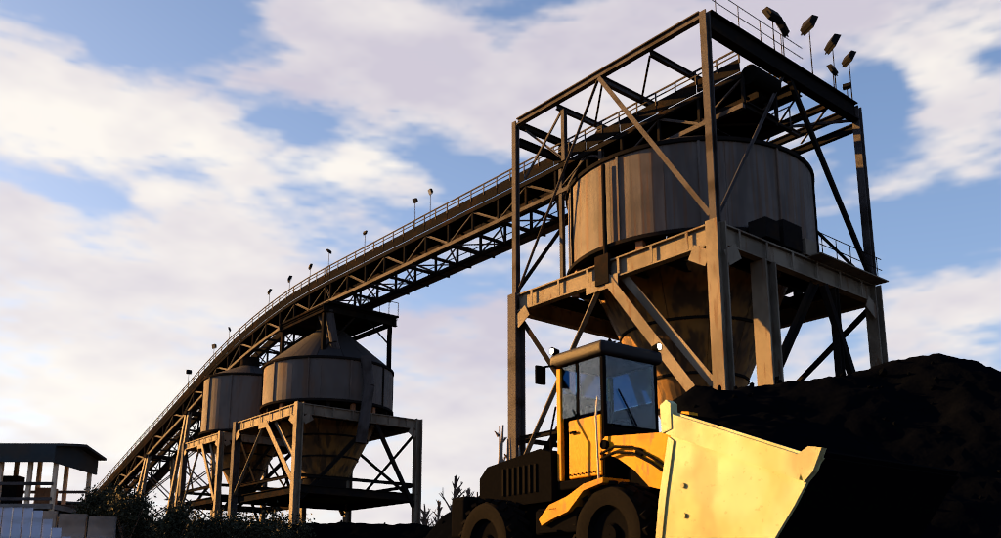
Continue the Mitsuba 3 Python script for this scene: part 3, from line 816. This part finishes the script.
def wheel(cx, side):
    n = 40
    prof = [(.45, -.24), (.62, -.27), (.72, -.25), (.77, -.15), (.78, 0), (.77, .15), (.72, .25), (.62, .27), (.45, .24)]
    R = trimesh.transformations.rotation_matrix(math.pi / 2, [1, 0, 0])
    tr = np.eye(4)
    tr[:3, 3] = [cx, side * 1.02, .80]

    def put(m):
        m.apply_transform(R)
        m.apply_transform(tr)
        return m
    w = lo('wheel', put(lathe([(.05, -.1), (.40, -.14), (.45, -.24), (.45, .24), (.40, .14), (.05, .1)], n)), 'black', None, 30)
    ty = lo('tyre', put(lathe(prof, n)), 'rubber', w, 30)
    lugs = []
    for k in range(22):
        a = 2 * math.pi * k / 22
        for s in (-1, 1):
            b = box([0, 0, 0], [.06, .10, .22])
            b.apply_transform(trimesh.transformations.rotation_matrix(s * .6, [1, 0, 0]))
            b.apply_translation([.785, 0, s * .14])
            b.apply_transform(trimesh.transformations.rotation_matrix(a + s * .07, [0, 0, 1]))
            lugs.append(b)
    lo('tread', put(cat(lugs)), 'rubber', w)
    lo('hub', put(lathe([(.01, -.2), (.14, -.2), (.18, -.12), (.18, .12), (.14, .2), (.01, .2)], 18)), 'black', w, 30)


for cx in (1.42, -1.85):
    for sd in (-1, 1):
        wheel(cx, sd)
    lo('axle', tube([cx, -.9, .8], [cx, .9, .8], .17, n=14), 'black', None, 30)
# lift arms and bucket linkage
arm = [(.72, 2.30), (.9, 2.42), (1.6, 2.36), (2.3, 2.30), (2.78, 2.12), (3.0, 1.86), (2.98, 1.62), (2.62, 1.42), (2.3, 1.40), (1.85, 1.52), (1.55, 1.80), (1.2, 2.02), (.85, 2.16)]
for s in (-1, 1):
    a = lo('lift_arm', extr(arm, min(s * .60, s * .78), max(s * .60, s * .78)), 'yellow')
    lo('rib_plate', extr([(1.55, 2.28), (2.3, 2.20), (2.7, 2.04), (2.75, 1.72), (2.3, 1.56), (1.9, 1.66), (1.6, 1.92)], min(s * .775, s * .81), max(s * .775, s * .81)), 'yellow', a)
    for px, pz in ((.92, 2.28), (2.86, 1.74), (1.72, 2.05)):
        lo('pin', tube([px, s * .56, pz], [px, s * .85, pz], .075, n=16), 'black', a, 30)
    lo('lift_cylinder', tube([1.15, s * .5, 1.15], [1.75, s * .5, 1.62], .09, n=14), 'black', a, 30)
    lo('piston', tube([1.75, s * .5, 1.62], [2.2, s * .5, 1.92], .045, n=12), 'chrome', a, 30)
for s, dz in ((-1, 0), (-1, .09), (1, 0)):                                       # hydraulic hoses along the arms
    lo('hose', path_tube([[.85, s * .84, 2.05 + dz], [1.2, s * .86, 2.12 + dz], [1.6, s * .86, 2.06 + dz], [2.0, s * .86, 1.86 + dz], [2.3, s * .84, 1.66 + dz], [2.45, s * .7, 1.5]], .022, 8), 'rubber', None, True)
for k in range(8):                                                              # bolts round the door and fender
    lo('bolt', tube([-.1 + .1 * k, -.69, 1.9], [-.1 + .1 * k, -.675, 1.9], .015, n=8), 'black')
lo('cross_tube', tube([2.2, -.6, 1.75], [2.2, .6, 1.75], .14, n=16), 'yellow', None, 30)
tl = lo('tilt_lever', extr([(1.75, 2.3), (1.95, 2.75), (2.1, 2.72), (2.25, 1.9), (2.1, 1.75), (1.95, 1.8)], -.1, .1), 'yellow')
lo('tilt_cylinder', tube([.95, 0, 2.1], [1.6, 0, 2.5], .09, n=14), 'black', tl, 30)
lo('piston', tube([1.6, 0, 2.5], [2.0, 0, 2.68], .045, n=12), 'chrome', tl, 30)
lo('tilt_link', bar([2.15, 0, 1.95], [2.95, 0, 2.0], .1, .14), 'yellow', tl)
# bucket, rolled back: opening on top, cutting edge at the far (front) corner
side = [(3.14, 2.38), (5.28, 1.525), (5.30, 1.55), (5.43, 1.47), (5.26, 1.30), (5.0, .95), (4.67, .56), (4.36, .24), (3.95, .06), (3.45, .05), (3.02, .22), (2.75, .50), (2.70, .78), (2.82, 1.19), (2.98, 1.75), (3.06, 2.1)]
bk = lo('bucket', extr(side, -1.53, -1.48), 'bucket', label='bright pale yellow side of the bucket')
lo('side_plate', extr(side, 1.48, 1.53), 'worn_steel', bk)


def along(p, q, off, h, y0, y1):
    p, q = np.array(p, float), np.array(q, float)
    d = (q - p) / np.linalg.norm(q - p)
    n = np.array([d[1], -d[0]])
    return extr([tuple(p + n * off), tuple(q + n * off), tuple(q + n * (off + h)), tuple(p + n * (off + h))], y0, y1)


# reinforcing strip along the mouth, proud of the side with a step under it
lo('rim_strip', along((3.12, 2.37), (5.24, 1.52), .015, .29, -1.585, -1.532), 'bucket', bk)
lo('corner_guard', extr([(5.10, 1.52), (5.30, 1.62), (5.48, 1.58), (5.34, 1.32), (5.2, 1.2)], -1.60, -1.50), 'bucket', bk)
lo('lug', extr([(2.95, 2.10), (3.13, 2.14), (3.13, 2.50), (3.05, 2.56), (2.93, 2.50)], -1.60, -1.46), 'bucket', bk)
lo('heel_strip', extr([(2.69, .52), (2.80, .50), (2.93, 1.19), (3.12, 1.98), (3.02, 2.05), (2.80, 1.2)], -1.555, -1.532), 'bucket', bk)
for px, pz in ((3.25, .95), (3.25, 1.35), (3.32, .62)):
    lo('bolt', tube([px, -1.56, pz], [px, -1.52, pz], .035, n=10), 'bucket', bk, 30)
# shell: strips following the side outline from the cutting edge round the floor to the back
sp = np.array(side[3:] + [side[0]], float)
shell = []
for i in range(len(sp) - 1):
    d = sp[i + 1] - sp[i]
    n = np.array([-d[1], d[0]]) / np.linalg.norm(d) * .03
    c = sp.mean(0)
    if (c - sp[i]) @ n < 0:
        n = -n
    shell.append(extr([tuple(sp[i]), tuple(sp[i + 1]), tuple(sp[i + 1] + n), tuple(sp[i] + n)], -1.475, 1.475))
lo('shell', cat(shell), 'worn_steel', bk, label='coal blackened floor and back of the bucket')
lo('cutting_edge', along((5.0, .97), (5.46, 1.53), -.05, .045, -1.47, 1.47), 'worn_steel', bk)
for s in (-1, 1):
    lo('hinge', extr([(2.62, 1.55), (2.95, 1.4), (3.1, 1.9), (2.8, 2.0)], s * .82, s * .9) if s > 0 else extr([(2.62, 1.55), (2.95, 1.4), (3.1, 1.9), (2.8, 2.0)], -.9, -.82), 'yellow', bk)
# the coal carried in it
gx, gy = np.meshgrid(np.linspace(3.1, 5.3, 45), np.linspace(-1.46, 1.46, 60))
lin = 2.30 - (gx - 3.14) * .40
Hc = lin + .42 * np.clip(1 - ((gx - 4.15) / 1.1) ** 2, 0, 1) * np.clip(1 - (gy / 1.47) ** 2, 0, 1) ** .6 - .04
Hc += (meshkit.fbm(np.stack([gx * 5, gy * 5, gx * 0], -1), 4, 8) - .5) * .16 * np.clip((1.47 - np.abs(gy)) / .2, 0, 1)
i_ = np.arange(gx.size).reshape(gx.shape)
fq = np.stack([i_[:-1, :-1], i_[:-1, 1:], i_[1:, 1:], i_[1:, :-1]], -1).reshape(-1, 4)
vv = np.stack([gx, gy, Hc], -1).reshape(-1, 3) @ LT[:3, :3].T + LT[:3, 3]
obj('coal_load', (vv, fq), 'coal', smooth=True)
labels['coal_load'] = {'label': 'heaped black coal filling the loader bucket', 'category': 'coal', 'kind': 'stuff'}

# ------------------------------------------------------------------ shed at the far left
sh = thing('open_shed', 'open steel framed shed with a dark pitched roof at the far left', 'shed')
SX0, SX1, SY0, SY1 = -38.0, -26.6, 55.0, 59.6
for i in range(12):
    a, b = SX0 - .6 + 12.7 * i / 12, SX0 - .6 + 12.7 * (i + 1) / 12 - .03
    m = extr([(SY0 - .8, 10.42), ((SY0 + SY1) / 2, 10.85), (SY1 + .8, 10.42), (SY1 + .8, 10.27), ((SY0 + SY1) / 2, 10.70), (SY0 - .8, 10.27)], 0, b - a)
    v = np.array(m.vertices)
    m.vertices = np.stack([a + v[:, 1], v[:, 0], v[:, 2]], -1)
    if m.volume < 0:
        m.invert()
    obj('roof_sheet', m, 'roof', sh)
obj('fascia', box([(SX0 + SX1) / 2 - .2, SY0 - .76, 9.86], [12.3, .10, 1.1]), 'roof', sh)
obj('end_fascia', extr([(SY0 - .7, 9.3), (SY1 + .7, 9.3), (SY1 + .7, 10.25), ((SY0 + SY1) / 2, 10.69), (SY0 - .7, 10.25)], 0, .08).apply_transform(
    np.array([[0, 1, 0, SX1 + .1], [1, 0, 0, 0], [0, 0, 1, 0], [0, 0, 0, 1.0]])), 'roof', sh)
zb = lambda x, y: float(h_ground(x, y)) - .2
for k in range(8):
    x = SX0 + (SX1 - SX0) * k / 7 + (.0 if k % 2 else .12)
    for y in (SY0, SY1):
        obj('column', box([x, y, (zb(x, y) + 10.1) / 2], [.22, .22, 10.1 - zb(x, y)]), 'cream' if k > 4 else 'concrete', sh)
for z, y in ((8.1, SY0), (7.2, SY0), (8.1, SY1), (7.2, SY1)):
    obj('rail_beam', box([(SX0 + SX1) / 2, y - .16, z], [SX1 - SX0, .1, .18]), 'frame', sh)
obj('floor_slab', box([(SX0 + SX1) / 2, (SY0 + SY1) / 2, 6.75], [11.6, 5.2, .3]), 'concrete', sh)
for k, x in enumerate((-35.8, -34.6, -33.2, -31.8, -30.2, -28.2)):
    h = (2.1, 1.5, 2.4, 1.3, 1.9, 1.2)[k]
    st = thing('crate', ('ochre crate at the left edge inside the shed', 'rust brown crate second from the left inside the shed', 'tall dark machine crate in the middle of the shed', 'low pale crate in the middle of the shed',
                         'dark crate right of the middle of the shed', 'small rust crate near the right end of the shed')[k], 'crate')
    mt = ('yellow', 'rust', 'dark', 'cream', 'dark', 'rust')[k]
    obj('body', box([x, SY0 + 1.0 + .3 * k, 6.91 + h / 2], [.95, .9, h]), mt, st)
    for dx in (-.4, 0, .4):
        obj('batten', box([x + dx, SY0 + 1.0 + .3 * k - .47, 6.91 + h / 2], [.1, .04, h]), mt, st)
# pale blue sheet wall in front of the shed
wl = thing('sheet_wall', 'low pale blue sheet metal wall at the bottom left corner', 'wall')
for i in range(22):
    x = -28.0 + .42 * i
    y = 40.0 + .06 * i
    top = 5.42 if x < -20.6 else 5.42 - (x + 20.6) * .9
    obj('sheet', box([x, y + .02 * (i % 2), (top + 2.2) / 2], [.395, .05, top - 2.2]), 'blue', wl)
obj('cap_rail', bar([-28.2, 39.98, 5.48], [-20.6, 41.06, 5.48], .16, .12), 'concrete', wl)

for k in range(4):
    x, y = -23.6 + 1.35 * k, 45.0 + .25 * k
    g = float(h_ground(x, y))
    t = thing('concrete_barrier', f'pale concrete barrier below the open shed, {("leftmost", "second from the left", "second from the right", "rightmost")[k]} of the row of four', 'barrier', 'row of concrete barriers below the shed')
    top = 5.75 - g - .12 * k
    pr = [(-.36, -.2), (.36, -.2), (.34, top * .35), (.16, top * .55), (.12, top), (-.12, top), (-.16, top * .55), (-.34, top * .35)]
    m = extr(pr, -.62, .62)
    m.apply_transform(trimesh.transformations.rotation_matrix(math.pi / 2 + .18, [0, 0, 1]))
    m.apply_translation([x, y, g])
    obj('body', m, 'concrete', t)
# small dark transfer house under the falling conveyor
th = thing('transfer_house', 'small dark sheet clad house under the low end of the conveyor', 'building')
C0 = W(78, -1.4, 0)
zt0 = float(h_ground(C0[0], C0[1]))
for i in range(10):
    for sgn in (0, 1):
        obj('wall_sheet', bar(W(75 + .62 * i, -3.2 + 3.6 * sgn, (zt0 + 10.4) / 2 - .2), W(75 + .62 * i + .59, -3.2 + 3.6 * sgn, (zt0 + 10.4) / 2 - .2), .06, 10.4 - zt0), 'dark', th)
for sgn in (0, 1):
    obj('end_wall', bar(W(74.95 + 6.2 * sgn, -3.15, (zt0 + 10.4) / 2 - .2), W(74.95 + 6.2 * sgn, .35, (zt0 + 10.4) / 2 - .2), .06, 10.4 - zt0), 'dark', th)
obj('roof', bar(W(74.7, -1.4, 10.3), W(81.4, -1.4, 10.3), 4.2, .18), 'roof', th)
obj('window', bar(W(76.5, -3.26, 9.2), W(78.0, -3.26, 9.2), .04, .8), 'lens', th)

# ------------------------------------------------------------------ bare saplings and scrub
def bare_plant(name, foot, h, r0, label, cat_, seed, group=None, spread=.3, n=7):
    rr = np.random.default_rng(seed)
    t = thing(name, label, cat_, group)
    foot = np.asarray(foot, float)
    lean = np.array([rr.uniform(-.06, .06), rr.uniform(-.06, .06), 1])
    pts = [foot + lean * h * k + np.array([rr.uniform(-.03, .03), rr.uniform(-.03, .03), 0]) * h * .5 for k in np.linspace(0, 1, 6)]
    obj('stem', cat([tube(a, b, r0 * (1 - .16 * i), r0 * (1 - .16 * (i + 1)), 6) for i, (a, b) in enumerate(zip(pts[:-1], pts[1:]))]), 'pale_wood' if name == 'bare_sapling' else 'twig', t)
    tw_ = []
    for _ in range(n):
        k = rr.uniform(.2, .95)
        b = foot + lean * h * k
        a = rr.uniform(0, 6.28)
        L = h * spread * rr.uniform(.4, 1.0) * (1.15 - k)
        e = b + np.array([math.cos(a) * L, math.sin(a) * L, L * rr.uniform(.8, 1.8)])
        tw_.append(tube(b, e, r0 * .45, r0 * .12, 5))
        for _ in range(3):
            m_ = b + (e - b) * rr.uniform(.3, .9)
            tw_.append(tube(m_, m_ + np.array([rr.uniform(-1, 1), rr.uniform(-1, 1), rr.uniform(.2, 1.2)]) * L * .45, r0 * .2, r0 * .08, 4))
    obj('branches', cat(tw_), 'twig', t)
    return t


ORDX = (0, 2, 3, 4, 1, 5)
for k, (x, y, zt) in enumerate(((-.22, 26, 6.45), (.0, 26.4, 6.1), (.22, 26.2, 6.5), (.38, 26.8, 6.2), (-.05, 27, 5.7), (.5, 26, 5.9))):
    g = float(h_ground(x, y))
    bare_plant('bare_sapling', (x, y, g - .1), zt - g, .12, f'thin bare grey sapling by the left leg of the nearest tower, {ORD[ORDX[k]]} from the left', 'sapling', 100 + k, 'bare saplings at the foot of the nearest tower', .12, 6)
bp = [(-3.0, 60, 9.3, .2, 'tallest thin bare tree between the middle tower and the loader'), (-2.1, 58, 8.3, .24, 'bushy bare tree right of the tallest thin one'), (-4.7, 60, 7.5, .18, 'lowest bare tree just right of the middle tower leg'), (-1.2, 50, 7.2, .16, 'bare tree nearest the dark mound'),
      (-3.8, 56, 7.3, .16, 'short bare tree left of the tallest thin one'), (-1.7, 62, 8.1, .18, 'slim bare tree behind the bushy bare one')]
for k, (x, y, zt, r, lb) in enumerate(bp):
    g = float(h_ground(x, y))
    bare_plant('bare_tree', (x, y, g - .1), zt - g, r, lb, 'tree', 140 + k, 'bare trees between the towers', .32, 26)


def shrub(x, y, h, rad, label, seed, group):
    rr = np.random.default_rng(seed)
    g = float(h_ground(x, y))
    t = thing('dark_shrub', label, 'shrub', group)
    st = []
    for _ in range(7):
        a, L = rr.uniform(0, 6.28), rad * rr.uniform(.2, .7)
        st.append(tube([x, y, g - .1], [x + L * math.cos(a), y + L * math.sin(a), g + h * rr.uniform(.5, .85)], .05, .015, 5))
    obj('stems', cat(st), 'twig', t)
    n = 5200
    cl = rr.normal(size=(14, 3)) * [rad * .45, rad * .45, h * .22] + [x, y, g + h * .55]
    c = cl[rr.integers(0, 14, n)] + rr.normal(size=(n, 3)) * [rad * .17, rad * .17, h * .12]
    c[:, 2] = np.maximum(c[:, 2], g + .05)
    d1 = rr.normal(size=(n, 3))
    d1 /= np.linalg.norm(d1, axis=1, keepdims=True)
    d2 = np.cross(d1, rr.normal(size=(n, 3)))
    d2 /= np.linalg.norm(d2, axis=1, keepdims=True)
    s = rr.uniform(.05, .12, (n, 1))
    v = np.stack([c - d1 * s, c + d2 * s * .5, c + d1 * s, c - d2 * s * .5], 1).reshape(-1, 3)
    f = np.arange(4 * n).reshape(n, 4)
    obj('leaves', (v, f), 'leaf', t, kind='stuff')


for k, (x, y, h, rad, lb) in enumerate(((-20.0, 50, 3.0, 1.8, 'larger dark shrub under the conveyor, second from the left'), (-17.2, 49, 2.7, 1.6, 'dark shrub third from the left below the conveyor'),
                                        (-14.2, 48, 2.5, 1.5, 'dark shrub below the farthest silo tower'), (-21.4, 51, 2.4, 1.2, 'leftmost dark shrub, nearest to the open shed'), (-11.6, 47, 2.6, 1.5, 'rightmost dark shrub at the foot of the middle silo tower'))):
    shrub(x, y, h, rad, lb, 300 + k, 'dark shrubs along the yard edge')
